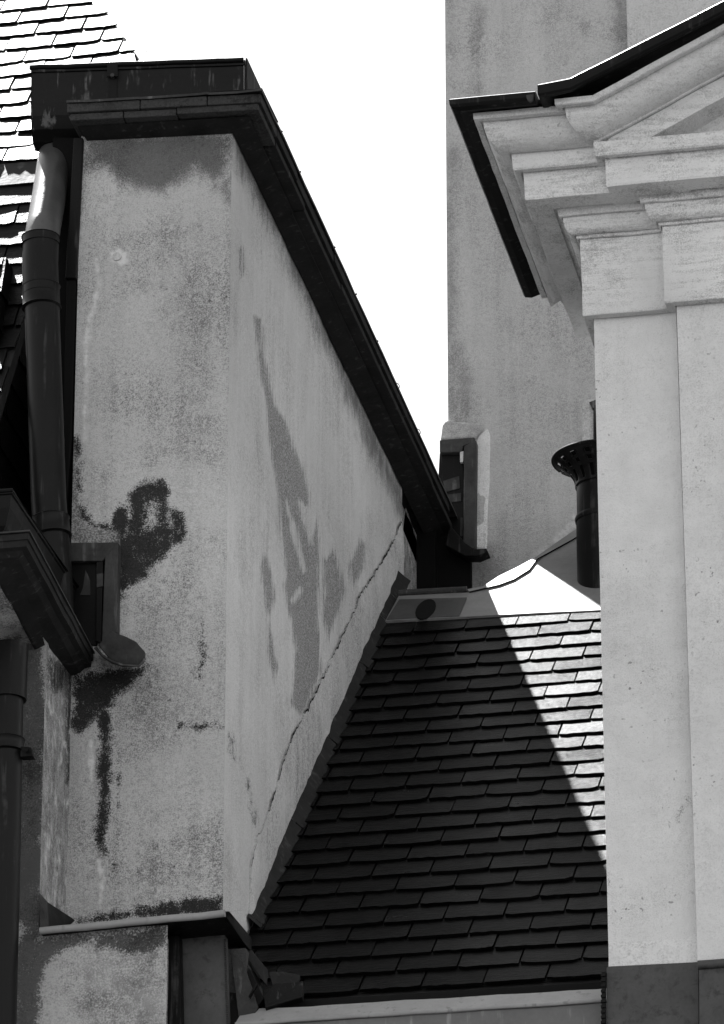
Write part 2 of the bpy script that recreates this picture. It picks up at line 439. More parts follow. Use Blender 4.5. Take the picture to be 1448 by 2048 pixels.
# cowl: flared lathe with real slots and round holes
zt = hpx(920)
prof = []
H = zt-zc
NSEG = 96
levels = [(0, RPI), (.06, RPI+.002)]
def flare(f): return RPI-.002+.098*(f**2.2)
NV = 28
V = []; Fc = []
holes = set()
for j in range(NV+1):
    f = j/NV; r_ = flare(f)
    for i in range(NSEG):
        a = 2*math.pi*i/NSEG; V.append((FX+r_*math.cos(a), FY+r_*math.sin(a), zc+H*f))
for j in range(NV):
    f = (j+.5)/NV
    for i in range(NSEG):
        k = i % 6
        if .12 < f < .50 and k in (2, 3): continue
        if (.60 < f < .70 or .80 < f < .88) and k in (2, 3): continue
        i2 = (i+1) % NSEG
        Fc.append((j*NSEG+i, j*NSEG+i2, (j+1)*NSEG+i2, (j+1)*NSEG+i))
co = part('cowl', V, Fc, M_pipe, flue, smooth=True)
sm = co.modifiers.new('thick', 'SOLIDIFY'); sm.thickness = .003
ringp = [(FX+(flare(1)+.002)*math.cos(a), FY+(flare(1)+.002)*math.sin(a), zt) for a in [2*math.pi*k/64 for k in range(65)]]
part('cowl_rim', *tube(ringp, .006, 8, False), M_pipe, flue, smooth=True)
lv = [k/12 for k in range(12)]
part('dark_interior_stand_in', *tube([(FX, FY, zc+H*f) for f in lv], [max(.03, flare(f)-.014) for f in lv], 36), M_black, flue, smooth=True)  # black liner close behind the slots stands in for the dark interior

# eaves gutter at the foot of the slate roof
gut = thing('eaves_gutter', 'pale zinc eaves gutter running along the foot of the slate roof', 'gutter', (XC+.5, 16.3, 6.8))
ga = PY(486, 2020, 16.34); gb = PY(1211, 1977, 16.34)
la = PY(470, 2048, 16.26); lb = PY(1211, 2000, 16.26)
def ext(a, b, f): return a+(b-a)*f
gb2, lb2 = ext(ga, gb, 1.5), ext(la, lb, 1.5)
ns = 40
A = [lerp(ga, gb2, k/ns)+Vector((0, 0, fbm((k*.3, 0, 0), 1, .004))) for k in range(ns+1)]
B = [lerp(la, lb2, k/ns)+Vector((0, fbm((k*.2, 5, 0), 1, .004), fbm((k*.3, 9, 0), 1, .002))) for k in range(ns+1)]
C_ = [p+Vector((0, .012, -.006)) for p in B]; D = [p+Vector((0, .05, -.45)) for p in B]
V, Fc = loft([A, B], False); part('gutter_lip', V, Fc, M_gut, gut, smooth=True)
part('roll_edge', *tube([p+Vector((0, .004, 0)) for p in B], .007, 8), M_gut, gut, smooth=True)
V, Fc = loft([C_, D], False); part('gutter_fascia', V, Fc, M_fascia, gut)
part('gutter_floor', *prism([ga+Vector((0, 0, -.02)), gb2+Vector((0, 0, -.02)), gb2+Vector((0, .25, .04)), ga+Vector((0, .25, .04))], (0, 0, -.02)), M_zinc, gut)
# folded end of the gutter against the wing
part('end_fold', *prism([PY(527, 1990, 16.33), PY(548, 1966, 16.36), PY(606, 1962, 16.42), PY(604, 1994, 16.36), PY(530, 2016, 16.31)], (0, .03, -.01)), M_zinc, gut, bevel=.003)
part('end_slate', *prism([PY(537, 1944, 16.48), PY(560, 1942, 16.52), PY(600, 1950, 16.54), PY(592, 1974, 16.48), PY(545, 1974, 16.44)], (0, .03, -.01)), M_stone, gut, bevel=.004)
part('end_flashing', *prism([PY(470, 1862, 16.42), PY(486, 1880, 16.42), PY(527, 1930, 16.40), PY(526, 1962, 16.36), PY(500, 1930, 16.38), PY(474, 1888, 16.40)], (.01, .03, -.01)), M_stone, gut, bevel=.003)
part('end_plate', *prism([PY(452, 1870, 16.38), PY(466, 1872, 16.40), PY(520, 1962, 16.38), PY(528, 1996, 16.34), PY(480, 2060, 16.30), PY(455, 2060, 16.30)], (0, .04, 0)), M_zinc, gut)
part('end_strap', *prism([PY(497, 1992, 16.29), PY(512, 1966, 16.31), PY(515, 1970, 16.31), PY(499, 1998, 16.28)], (0, .01, 0)), M_zinc, gut)
part('end_board', *prism([PY(462, 1905, 16.34), PY(486, 1925, 16.34), PY(516, 2014, 16.32), PY(496, 2055, 16.30), PY(480, 2055, 16.30)], (0, .02, 0)), M_zlead, gut)

# ================================================================== TALL RENDERED WING (left centre)
wing = thing('building_wing', 'tall plastered building wing with dark stone cornice and cracked side wall', 'building wing', (XC-.3, YF+1, 0))
TL = PZ(165, 275, 10.517); WL = -4.368; YL = TL.y
zb = 6.2
ZT = 10.517
fields_front = {
 'damp': [
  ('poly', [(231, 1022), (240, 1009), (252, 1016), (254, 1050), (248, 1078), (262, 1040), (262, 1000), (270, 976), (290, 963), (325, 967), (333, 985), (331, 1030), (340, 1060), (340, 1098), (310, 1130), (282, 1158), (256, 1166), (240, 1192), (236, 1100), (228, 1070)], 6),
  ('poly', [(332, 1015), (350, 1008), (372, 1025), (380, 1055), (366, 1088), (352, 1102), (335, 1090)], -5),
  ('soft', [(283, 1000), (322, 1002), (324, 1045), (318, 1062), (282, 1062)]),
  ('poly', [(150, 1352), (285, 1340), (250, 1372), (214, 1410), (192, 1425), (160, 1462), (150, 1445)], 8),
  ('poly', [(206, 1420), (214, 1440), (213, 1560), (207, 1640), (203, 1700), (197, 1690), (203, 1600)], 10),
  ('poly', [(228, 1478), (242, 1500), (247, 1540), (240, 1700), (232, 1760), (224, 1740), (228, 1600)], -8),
  ('poly', [(300, 1812), (360, 1800), (447, 1790), (447, 1830), (150, 1845), (200, 1828)], 2),
  ('line', [(405, 1250), (403, 1290), (408, 1310), (400, 1350)], 3),
  ('line', [(360, 1450), (400, 1455), (415, 1449), (447, 1452)], 4.5),
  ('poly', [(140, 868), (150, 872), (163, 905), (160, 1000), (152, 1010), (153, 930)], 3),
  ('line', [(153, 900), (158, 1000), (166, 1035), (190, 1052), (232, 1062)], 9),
 ],
 'soot_shade': [('poly', [(160, 262), (470, 255), (470, 300), (458, 345), (430, 372), (392, 352), (330, 392), (262, 380), (210, 350), (172, 345)], -4), ('poly', [(410, 372), (470, 340), (470, 420), (440, 400)], -8), ('line', [(170, 520), (176, 600), (168, 700)], -12)],  # grime and cornice shade painted together as one band at the wall top
 'bare': [('poly', [(138, 875), (158, 905), (158, 1010), (168, 1045), (236, 1062), (240, 1260), (130, 1260), (130, 880)], -2)],
 'pale': [
  ('line', [(192, 520), (199, 560), (190, 610), (175, 650), (171, 705), (174, 770), (169, 830), (170, 880)], 7),
  ('poly', [(180, 1700), (215, 1710), (222, 1770), (205, 1830), (188, 1826)], -9), ('poly', [(165, 1450), (198, 1470), (196, 1640), (170, 1560)], -9),
  ('poly', [(222, 505), (236, 498), (252, 505), (256, 522), (240, 530), (222, 522)], 4),
 ]}
fr = bil((WL, YL, zb), (XC, YF, zb), (XC, YF, ZT+.03), (WL, YL, ZT+.03))
side_q = [(WL, YL, zb), (WL, YL, 11.0), (WL, 20.5, 11.0), (WL, 20.5, zb)]
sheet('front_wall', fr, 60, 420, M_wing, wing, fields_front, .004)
# closed core of the wing, down to the ground
part('core', *box(WL+.012, XC-.03, YF+.05, 20.55, 0, 10.50), M_wing, wing)
# side wall
S0, SD = math.tan(PIT), (7.455, 16.945)
YE = 19.95
def ck(u, v):
    y = YF+(YE-YF)*u; z0 = SD[0]+(y-SD[1])*S0-.03; z0 = max(z0, 7.0)
    return (XC, y, z0+(ZT+.03-z0)*v)
fields_side = {
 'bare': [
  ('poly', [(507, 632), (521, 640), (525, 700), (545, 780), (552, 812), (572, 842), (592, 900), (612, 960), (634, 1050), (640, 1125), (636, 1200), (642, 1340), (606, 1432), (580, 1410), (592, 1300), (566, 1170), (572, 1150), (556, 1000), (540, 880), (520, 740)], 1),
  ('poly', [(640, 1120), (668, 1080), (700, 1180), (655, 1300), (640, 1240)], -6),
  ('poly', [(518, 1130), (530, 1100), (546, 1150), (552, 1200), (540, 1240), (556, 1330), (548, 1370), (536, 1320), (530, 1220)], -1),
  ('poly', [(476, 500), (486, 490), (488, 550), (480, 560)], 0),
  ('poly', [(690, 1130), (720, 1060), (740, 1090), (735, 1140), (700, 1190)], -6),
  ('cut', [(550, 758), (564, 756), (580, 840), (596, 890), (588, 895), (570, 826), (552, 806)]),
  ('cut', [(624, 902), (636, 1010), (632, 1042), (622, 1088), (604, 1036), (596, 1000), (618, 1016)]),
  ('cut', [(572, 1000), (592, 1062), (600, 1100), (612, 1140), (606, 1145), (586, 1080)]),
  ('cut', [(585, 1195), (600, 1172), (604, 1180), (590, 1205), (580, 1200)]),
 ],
 'soot_shade': [('poly', [(463, 262), (520, 320), (640, 600), (760, 880), (840, 1060), (800, 1030), (770, 960), (735, 900), (722, 850), (690, 800), (668, 720), (640, 680), (610, 590), (585, 560), (560, 480), (520, 420), (500, 370), (475, 340)], 2)],  # band painted below the side eave, part grime and part shade
 'damp': [('line', [(455, 1462), (463, 1480), (462, 1500), (474, 1520)], 2.5), ('line', [(494, 1560), (502, 1600), (512, 1650)], 2)]}
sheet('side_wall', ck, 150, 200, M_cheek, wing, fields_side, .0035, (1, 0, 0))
# mortar band along the slates, its upper edge a crack
crack = [(800, 1040), (786, 1082), (768, 1112), (752, 1140), (735, 1165), (718, 1190), (706, 1225), (690, 1258), (672, 1292), (655, 1330), (640, 1362), (622, 1402), (600, 1438), (580, 1480), (562, 1530), (545, 1590), (528, 1640), (508, 1690), (500, 1730), (497, 1790), (494, 1830)]
low = [(805, 1150), (790, 1186), (772, 1230), (752, 1275), (735, 1314), (718, 1352), (700, 1396), (683, 1436), (668, 1470), (650, 1512), (632, 1555), (616, 1592), (598, 1634), (578, 1680), (560, 1722), (546, 1760), (530, 1800), (516, 1836), (505, 1856), (500, 1864), (497, 1870)]
ca = [PX(*p, XC) for p in crack]; cl = [PX(*p, XC) for p in low]
ca = resample(ca, .012); 
ca = [p+Vector((0, fbm(p, 22, .010, 4), fbm(p+Vector((3, 0, 0)), 22, .014, 4))) for p in ca]
n = len(ca); clr = []
cum = [0]
for a, b in zip(cl[:-1], cl[1:]): cum.append(cum[-1]+(b-a).length)
for k in range(n):
    d = cum[-1]*k/(n-1); i = max(j for j in range(len(cum)-1) if cum[j] <= d+1e-9)
    clr.append(cl[i].lerp(cl[i+1], (d-cum[i])/(cum[i+1]-cum[i])))
rows_ = 6
rings = []
for j in range(rows_+1):
    f = j/rows_; bulge = .007+.012*math.sin(math.pi*min(1, f*1.1))*.6
    rings.append([a.lerp(b, f)+Vector((bulge+fbm(a.lerp(b, f), 9, .004), 0, 0)) for a, b in zip(ca, clr)])
rings = [[p-Vector((.03, 0, 0)) for p in rings[0]]]+rings+[[p+Vector((-.035, 0, -.03)) for p in rings[-1]]]
V, Fc = loft(rings, False); part('mortar_band', V, Fc, M_mortar, wing, smooth=True)
# thin dark line along the crack
ck2 = [p+Vector((.009, -.006, .004)) for p in ca]
cw = [max(.0004, .004+fbm(p, 7, .008)+fbm(p, 40, .003)) for p in ca]
V, Fc = loft([[p+Vector((0, 0, w_*.4)) for p, w_ in zip(ck2, cw)], [p+Vector((0, w_*.3, -w_)) for p, w_ in zip(ck2, cw)]], False)
part('crack', V, Fc, M_black, wing)
# dark metal soakers dressed down from the mortar on to the slates
soA = resample(cl, .05)[3:]; sr = random.Random(9)
for i0 in range(0, len(soA)-1, 6):
    seg_ = soA[i0:i0+7]
    if len(seg_) < 2: continue
    j = sr.uniform(-.006, .006)
    aa = [p+Vector((.006, 0, 0))+RN*.075 for p in seg_]; bb = [p+Vector((.036+j*.5, 0, 0))+RN*.040 for p in seg_]; cc_ = [p+Vector((.058+j+fbm(p, 14, .010), 0, 0))+RN*.018 for p in seg_]
    V, Fc = loft([aa, bb, cc_], False); part('soaker', V, Fc, M_stone, wing)
# round plug in the front wall
pc = PY(235, 515, YL+.02)
part('wall_plug', *tube([pc+Vector((0, .02, 0)), pc+Vector((0, -.012, 0))], .017, 20), M_patch, wing)
# dark board and painted dark gap on the left edge, behind the rain pipe
part('edge_board_gap', *prism([PY(147, 275, YL-.02), PY(166, 275, YL-.02), PY(152, 556, YL-.02), PY(130, 556, YL-.02)], (0, .06, 0)), M_zinc, wing, bevel=.004)
part('edge_board_gap', *prism([PY(106, 275, YL+.06), PY(168, 275, YL+.06), PY(150, 1040, YL+.06), PY(90, 1040, YL+.06)], (0, .05, 0)), M_black, wing)  # black sheet painting the dark gap between pipe and board
part('edge_board_gap', *prism([PY(133, 560, YL-.01), PY(151, 560, YL-.01), PY(142, 880, YL-.01), PY(128, 1040, YL-.01), PY(120, 1040, YL-.01)], (0, .05, 0)), M_black, wing, bevel=.004)
# cornice: courses of stone along the front and along the side
OV = .1412; ZC = 10.594
cx1 = XC+OV
def fy(x, o): return YL-o+(YF-YL)*(x-WL)/(XC-WL)
def fpt(px, o, z):      # point on the front course under photo x
    p = PZ(px, 205, z)
    xs = p.x
    return Vector((xs, fy(xs, o), z))
def stone(xa, xb, o, z0, z1, back=.30, seed=0):
    a0 = Vector((xa, fy(xa, o), z0)); b0 = Vector((xb, fy(xb, o), z0))
    return hexa([a0, b0, b0+Vector((0, 0, z1-z0)), a0+Vector((0, 0, z1-z0)), a0+Vector((0, back, 0)), b0+Vector((0, back, 0)), b0+Vector((0, back, z1-z0)), a0+Vector((0, back, z1-z0))])
def xat(px): return PY(px, 205, 16.33).x
rs = random.Random(3)
def course(cuts, o, z0, z1, name, mat):
    for a, b in zip(cuts[:-1], cuts[1:]):
        d = rs.uniform(-.003, .003); e = rs.uniform(-.004, .002)
        V, Fc = stone(a+.0015, b-.0015, o+e, z0+d, z1+d)
        part(name, V, Fc, mat, wing, bevel=.003)
course([xat(137), xat(280), xat(411), cx1], OV, 10.556, ZC, 'cornice_stone', M_stone2)
course([xat(142), xat(246), xat(350), cx1-.012], OV-.012, 10.527, 10.5545, 'cornice_stone', M_stone2)
course([xat(150), xat(335), cx1-.06], OV-.06, 10.5185, 10.5255, 'cornice_stone', M_stone)
# coved soffit under the front, and under the side
def cove(path_fn, name):
    pass
fr_c = [(Vector((xat(152), fy(xat(152), .085), 10.522)), Vector((XC+.085, YF-.085, 10.522))), (Vector((xat(160), fy(xat(160), .0), 10.500)), Vector((XC+.004, YF-.004, 10.500)))]
part('cove', *loft([[fr_c[0][0], fr_c[0][1]], [fr_c[1][0], fr_c[1][1]]], False), M_stone, wing)
cuts = [YF-OV]
while cuts[-1] < 20.3: cuts.append(cuts[-1]+rs.uniform(.55, .75))
for a, b in zip(cuts[:-1], cuts[1:]):
    e = rs.uniform(-.005, .003); d = rs.uniform(-.003, .003)
    f0 = .30 if a == cuts[0] else 0
    part('cornice_stone', *box(XC-.18, XC+OV+e, a+.0015+f0*1.0, b-.002, 10.556+d, ZC+d), M_stone, wing, bevel=.003)
    a2, b2 = a+.2, min(b+.2, 20.5)
    part('cornice_stone', *box(XC-.15, XC+OV-.012+e, a2+.0015+(f0 if f0 else 0)*.45, b2-.002, 10.527+d, 10.5545+d), M_stone, wing, bevel=.003)
    part('cornice_stone', *box(XC-.12, XC+OV-.06+e, a2+(f0*.5), b2-.002, 10.519+d, 10.5255+d), M_stone, wing, bevel=.002)
part('cove', *loft([[Vector((XC+.085, YF-.085, 10.522)), Vector((XC+.085, 20.55, 10.522))], [Vector((XC+.004, YF-.004, 10.500)), Vector((XC+.004, 20.55, 10.500))]], False), M_stone, wing)
# zinc capping with a slightly sagging edge and small wire hooks
cp = [Vector((xat(137), fy(xat(137), OV+.008), ZC+.004))]
for px, dz in ((180, .002), (230, .004), (277, .006), (283, .003), (340, .006), (400, .012), (411, .016), (418, .010), (470, .010), (522, .012)):
    x = xat(px); cp.append(Vector((x, fy(x, OV+.008), ZC+dz*.55)))
cp[-1] = Vector((XC+OV+.008, YF-OV-.008, ZC+.006))
part('capping', *loft([[p+Vector((0, 0, -.006)) for p in cp], [p+Vector((0, 0, .004)) for p in cp], [p+Vector((0, .3, .012)) for p in cp]], False), M_zlead, wing)
yy = [YF-OV-.008+k*.2 for k in range(22)]
cs = [Vector((XC+OV+.007+fbm((y, 0, 0), 3, .003), y, ZC+.005+fbm((y, 2, 0), 3, .003))) for y in yy]
part('capping', *loft([[p+Vector((0, 0, -.008)) for p in cs], [p+Vector((0, 0, .004)) for p in cs], [p+Vector((-.3, 0, .012)) for p in cs]], False), M_zlead, wing)
part('roof_slab', *box(WL, XC+.06, YF+.1, 20.55, 10.56, 10.60), M_zinc, wing)
for k, (px, py) in enumerate(((560, 262), (597, 346), (666, 510), (709, 603), (752, 704), (793, 797), (835, 881), (876, 960))):
    p = PX(px, py, XC+OV-.004); p.z = ZC+.004
    if k in (5, 6):
        ring = [p+Vector((.012*math.cos(a), .012*math.cos(a)*.4, .014+.016*math.sin(a))) for a in [2*math.pi*j/14 for j in range(15)]]
        part('wire_hook', *tube(ring, .002, 6, False), M_zlead, wing)
    else:
        part('wire_hook', *tube([p, p+Vector((.004, 0, .014)), p+Vector((.010, 0, .018))], .004, 8), M_zinc, wing)
# inner return behind the upper end of the side wall
part('recess_wall', *box(XC-.35, XC-.10, YE, 20.58, 8.2, 10.5), M_shade_plaster, wing)
part('recess_board', *prism([PX(812, 1010, XC-.03), PX(850, 1140, XC-.03), PX(843, 1150, XC-.03), PX(806, 1060, XC-.03)], (-.03, .05, 0)), M_patch, wing)

zq = PY(872, 1085, 20.55).z
part('end_wall', *box(XC-.5, PY(874, 1085, 20.5).x, 20.45, 20.5, 8.0, PY(860, 1040, 20.5).z), M_black, wing)  # wall closing the gap, coloured black as the deep shadow there
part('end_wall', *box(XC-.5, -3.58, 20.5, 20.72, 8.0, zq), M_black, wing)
# ================================================================== UPPER LEFT MANSARD
man = thing('mansard_roof', 'steep slate mansard roof behind the box gutter, its slates glaring in the sun', 'roof', (-4.7, 17.2, 9.7))
P0 = PY(0, 330, 17.1); U1 = math.radians(52); U2 = math.radians(60)
V1 = Vector((0, math.cos(U1), math.sin(U1))); N1 = Vector((0, -math.sin(U1), math.cos(U1)))
V2 = Vector((0, math.cos(U2), math.sin(U2))); N2 = Vector((0, -math.sin(U2), math.cos(U2)))
D1 = N1.dot(P0); D2 = N2.dot(P0)
def RA(x, y): return onp(x, y, N1, D1)
def RB(x, y): return onp(x, y, N2, D2)
XO = -5.6
v0 = V1.dot(P0)
ha = RA(190, 0); hb = RA(285, 125)
sl_h = (ha.x-hb.x)/(V1.dot(ha)-V1.dot(hb))
hipx = lambda v: hb.x+sl_h*(v0+v-V1.dot(hb))
EX1 = (V1.dot(RA(20, 50))-V1.dot(RA(20, 325)))/10.0
org1 = Vector((XO, 0, 0))+V1*v0+N1*D1
rows1 = int(1.9/EX1)
slate_field(man, org1+N1*.002, (1, 0, 0), V1, rows1, EX1, .205, .007, lambda v: 0, lambda v: hipx(v)-XO, 21, ph=(RA(98, 120).x-XO) % .205, tilt=.003, gap=.010)
bq = [org1-N1*.003, org1+Vector((hipx(0)-XO, 0, 0))-N1*.003, org1+Vector((hipx(2)-XO, 0, 0))+V1*2-N1*.003, org1+V1*2-N1*.003]
part('boarding', *prism(bq, -N1*.05), M_deck, man)
# hip side falling away to the back
bh = [bq[1], bq[2], bq[2]+Vector((.12, 1.0, -1.0)), bq[1]+Vector((.12, 1.0, -1.0))]
part('hip_side', bh, [(0, 1, 2, 3)], M_zinc, man)
# zinc band at the break of slope
z0 = [Vector((XO, 0, 0))+V2*V2.dot(RB(0, 333))+N2*(D2+.012), Vector((-4.4, 0, 0))+V2*V2.dot(RB(0, 333))+N2*(D2+.012), Vector((-4.4, 0, 0))+V2*V2.dot(RB(0, 378))+N2*(D2+.016), Vector((XO, 0, 0))+V2*V2.dot(RB(0, 378))+N2*(D2+.016)]
part('zinc_band', *prism(z0, -N2*.01), M_zinc, man, bevel=.003)
# lower, steeper slope
EX2 = (V2.dot(RB(10, 378))-V2.dot(RB(10, 745)))/9.0
vt = V2.dot(RB(10, 378))
rows2 = 15
org2 = Vector((XO, 0, 0))+V2*(vt-EX2*rows2)+N2*D2
h2a = RB(60, 600); h2b = RB(0, 800)
sl2 = (h2a.x-h2b.x)/(V2.dot(h2a)-V2.dot(h2b))
vb = vt-EX2*rows2
def low_x(v): return min(-4.35, h2b.x+sl2*(vb+v-V2.dot(h2b)))-XO
slate_field(man, org2+N2*.002, (1, 0, 0), V2, rows2, EX2, .23, .007, lambda v: 0, low_x, 22, ph=.06, tilt=.002)
part('boarding', *prism([org2-N2*.003, org2+Vector((low_x(0), 0, 0))-N2*.003, org2+Vector((low_x(EX2*6), 0, 0))+V2*EX2*6-N2*.003, org2+Vector((low_x(EX2*rows2), 0, 0))+V2*EX2*(rows2+1)-N2*.003, org2+V2*EX2*(rows2+1)-N2*.003], -N2*.05), M_deck, man)
# dark slated flank turned to the right, behind the rain pipe
q1 = math.radians(87)
FU = Vector((0, 1, 0)); FV = Vector((-math.cos(q1), 0, math.sin(q1)))
FO = RB(45, 640); fo = FO+Vector((.0, -.12, -1.6))
slate_field(man, fo, FU, FV, 11, .17, .22, .008, lambda v: max(0, (v-1.6)*.58), lambda v: 1.6, 23, tilt=.004)
FN = FU.cross(FV)
part('boarding', *prism([fo-FN*.004, fo+FU*1.6-FN*.004, fo+FU*1.6+FV*1.7-FN*.004, fo+FU*.12+FV*1.7-FN*.004], -FN*.05), M_deck, man)
part('core_wall', *box(-9, -4.42, 17.3, 20.5, 0, 10.3), M_shade_plaster, man)

# box gutter in front of it
bgut = thing('box_gutter', 'dark box gutter with rolled rim and strap, before the sunlit slates', 'gutter', (-4.2, 16.5, 10.6))
ZR = 10.8153
GL = PZ(65, 135, ZR); GR = Vector((-3.747, 16.5, ZR))
gd = (GR-GL).normalized(); gbk = Vector((-gd.y, gd.x, 0))
def gsec(p):     # trough section going down and back
    r = []
    for o, z in ((0, 0), (.004, -.018), (.012, -.020), (.016, -.045), (.020, -.09), (.028, -.14), (.040, -.19), (.065, -.235), (.11, -.265), (.18, -.27), (.18, -.26), (.11, -.25), (.07, -.22), (.045, -.17), (.03, -.10), (.02, -.02), (.010, .0)):
        r.append(p+gbk*o+Vector((0, 0, z)))
    return r
NS = 24
rings = []
for k in range(NS+1):
    p = lerp(GL, GR, k/NS); sec = gsec(p)
    rings.append([q+gbk*fbm(q, 5, .003) for q in sec])
V, Fc = loft(rings, True, True); part('trough', V, Fc, M_gutz, bgut, smooth=False)
part('rim', *tube([lerp(GL, GR, k/NS)+Vector((0, 0, fbm((k*.35, 0, 0), 1, .0025)))+gd*(-.012 if k == 0 else 0) for k in range(NS+1)], .0105, 12), M_zinc, bgut, smooth=True)
for p, sgn in ((GL, -1), (GR, 1)):
    cpv = gsec(p)[:10]+[p+gbk*.18+Vector((0, 0, 0))]
    part('end_cap', *prism([q+gd*sgn*.001 for q in cpv], gd*sgn*.006), M_zinc, bgut)
part('end_return', *prism([GR+gd*.008+Vector((0, 0, .008)), GR+gd*.008+Vector((0, .55, .008)), GR+gd*.008+Vector((0, .55, -.25)), GR+gd*.008+Vector((0, .02, -.25))], gd*.006), M_zinc, bgut)
# strap bracket
bx = PY(226, 140, GL.y+.05); f_ = (bx-GL).dot(gd)
b0 = GL+gd*(f_-.016); b1 = GL+gd*(f_+.016)
s0, s1 = gsec(b0)[:9], gsec(b1)[:9]
br = part('bracket', *loft([[q-gbk*.006 for q in s0], [q-gbk*.006 for q in s1]], False), M_zinc, bgut)
br.modifiers.new('t', 'SOLIDIFY').thickness = .005
hp = lerp(b0, b1, .5)+Vector((0, 0, -.05))-gbk*-.004
part('bracket_plate', *prism([b0+Vector((0, 0, .006))-gbk*.012-gd*.004, b1+Vector((0, 0, .006))-gbk*.012+gd*.004, b1+Vector((0, 0, -.055))-gbk*.006+gd*.006, b0+Vector((0, 0, -.055))-gbk*.006-gd*.006], gbk*.006), M_zinc, bgut, bevel=.002)
part('bolt', *tube([hp-gbk*.014, hp+gbk*.01], .008, 10), M_zlead, bgut, parent=br)

# rain pipe under it
rp = thing('rain_pipe', 'stout dark rain pipe running down from the box gutter on the tall wing', 'downpipe', (-4.5, 16.35, 8.4))
YPp = 16.30
cl = [(124, 236, .048), (118, 272, .049), (108, 330, .064), (97, 400, .064), (86, 462, .065), (82, 500, .066)]
up_path = [PY(x, y, yy_) for (x, y, r), yy_ in zip(cl, (16.74, 16.67, 16.55, 16.44, 16.335, YPp))]
part('swan_neck', *tube(resample(up_path, .03), .0655, 36), M_swan, rp, smooth=True)
pc_ = [PY(82, 486, YPp-.004), PY(80.5, 525, YPp-.004), PY(82, 590, YPp-.004)]
part('sleeve', *tube(pc_, .0685, 36), M_pipe, rp, smooth=True)
dn = [PY(83, 580, YPp), PY(87, 700, YPp), PY(92, 850, YPp), (PY(97, 1000, YPp)), PY(108, 1140, YPp), PY(114, 1260, YPp)]
part('pipe', *tube(dn, .0655, 36), M_pipe, rp, smooth=True)
def collar(root, a, b, r, parent_name='collar', mat=None):
    a = Vector(a); b = Vector(b)
    part(parent_name, *tube([a, a.lerp(b, .06), a.lerp(b, .12), a.lerp(b, .5), a.lerp(b, .88), a.lerp(b, .94), b], [r, r+.006, r+.003, r+.002, r+.003, r+.007, r], 36), mat or M_pipe, root, smooth=True)
collar(rp, PY(82, 572, YPp), PY(83, 618, YPp), .068)
collar(rp, PY(99, 1036, YPp), PY(103, 1076, YPp), .069)
collar(rp, PY(81, 474, YPp-.002), PY(81, 492, YPp-.002), .067)

# ================================================================== LOW WING (lower left)
lowb = thing('low_wing', 'low plastered building wing with dark cornice at the lower left edge', 'building wing', (-4.6, 16.1, 0))
YW = 16.1
XW = -4.358
XLr = PY(334, 1950, YW).x
ZLg = 7.20
fl = {'damp': [('poly', [(30, 1870), (340, 1850), (340, 1900), (260, 1915), (180, 1890), (110, 1915), (90, 1960), (80, 2060), (20, 2060)], -4), ('line', [(45, 1300), (62, 1500), (60, 1800), (50, 2048)], 22)]}
sheet('lower_wall', bil((-6, YW, 4.5), (XLr, YW, 4.5), (XLr, YW, ZLg), (-6, YW, ZLg)), 90, 130, M_low, lowb, fl, .004)
sheet('front_wall', bil((-6, YW, ZLg), (XW, YW, ZLg), (XW, YW, 8.45), (-6, YW, 8.45)), 80, 70, M_low, lowb, {'damp': [('line', [(60, 1250), (66, 1500), (62, 1850)], 26), ('poly', [(-50, 1290), (70, 1290), (70, 1850), (-50, 1850)], 4)]}, .003)
sheet('side_wall', bil((XW, YW, ZLg-.02), (XW+.004, YF-.02, ZLg-.08), (XW+.004, YF-.02, 8.4), (XW, YW, 8.4)), 24, 70, M_wing, lowb, {'damp': [('line', [(140, 1330), (142, 1430), (143, 1560)], 16), ('poly', [(85, 1300), (150, 1320), (150, 1380), (110, 1400), (86, 1380)], -6)]}, .003, (1, 0, 0))
part('core', *join(box(-6, XLr-.02, YW+.03, YF, 0, ZLg-.02), box(-6, XW-.02, YW+.03, 17.2, ZLg, 8.4)), M_low, lowb)
part('core', *box(XLr-.05, XR+2.5, 16.48, 20.5, 0, 6.85), M_low, lowb)
# cornice returning along the side
zc0 = 8.3752
A0 = Vector((-4.2148, 15.297, zc0)); B0 = Vector((-4.2709, 16.44, zc0))
dd = (B0-A0).normalized()
cprof = [(0, 0), (0, -.022), (-.006, -.024), (-.008, -.046), (-.03, -.050), (-.05, -.066), (-.09, -.078), (-.14, -.10), (-.15, -.10), (-.15, .004)]
def lowsec(t): return [A0+dd*t+Vector((o, 0, z)) for o, z in cprof]
Lc = (B0-A0).length
front = [Vector((-6.5, A0.y-o*0-(-o)*-0, zc0+z)) for o, z in cprof]
fr_ring = [Vector((-6.5, A0.y-o, zc0+z)) for o, z in cprof]
cn_ring = [Vector((A0.x+o, A0.y-o, zc0+z)) for o, z in cprof]
en_ring = [Vector((B0.x+o, B0.y, zc0+z)) for o, z in cprof]
mids = []
for k in range(1, 9):
    mids.append([a.lerp(b, k/9)+Vector((fbm(a.lerp(b, k/9), 6, .003), 0, fbm(a.lerp(b, k/9)+Vector((5, 0, 0)), 6, .003))) for a, b in zip(cn_ring, en_ring)])
V, Fc = loft([fr_ring, cn_ring]+mids+[en_ring], True, True)
part('cornice', V, Fc, M_stone, lowb)
part('capping', *prism([(-6.5, A0.y-.006, zc0+.004), (A0.x+.006, A0.y-.006, zc0+.004), (B0.x+.006, B0.y, zc0+.004), (B0.x-.3, B0.y, zc0+.03), (-6.5, B0.y, zc0+.03)], (0, 0, .006)), M_zlead, lowb)
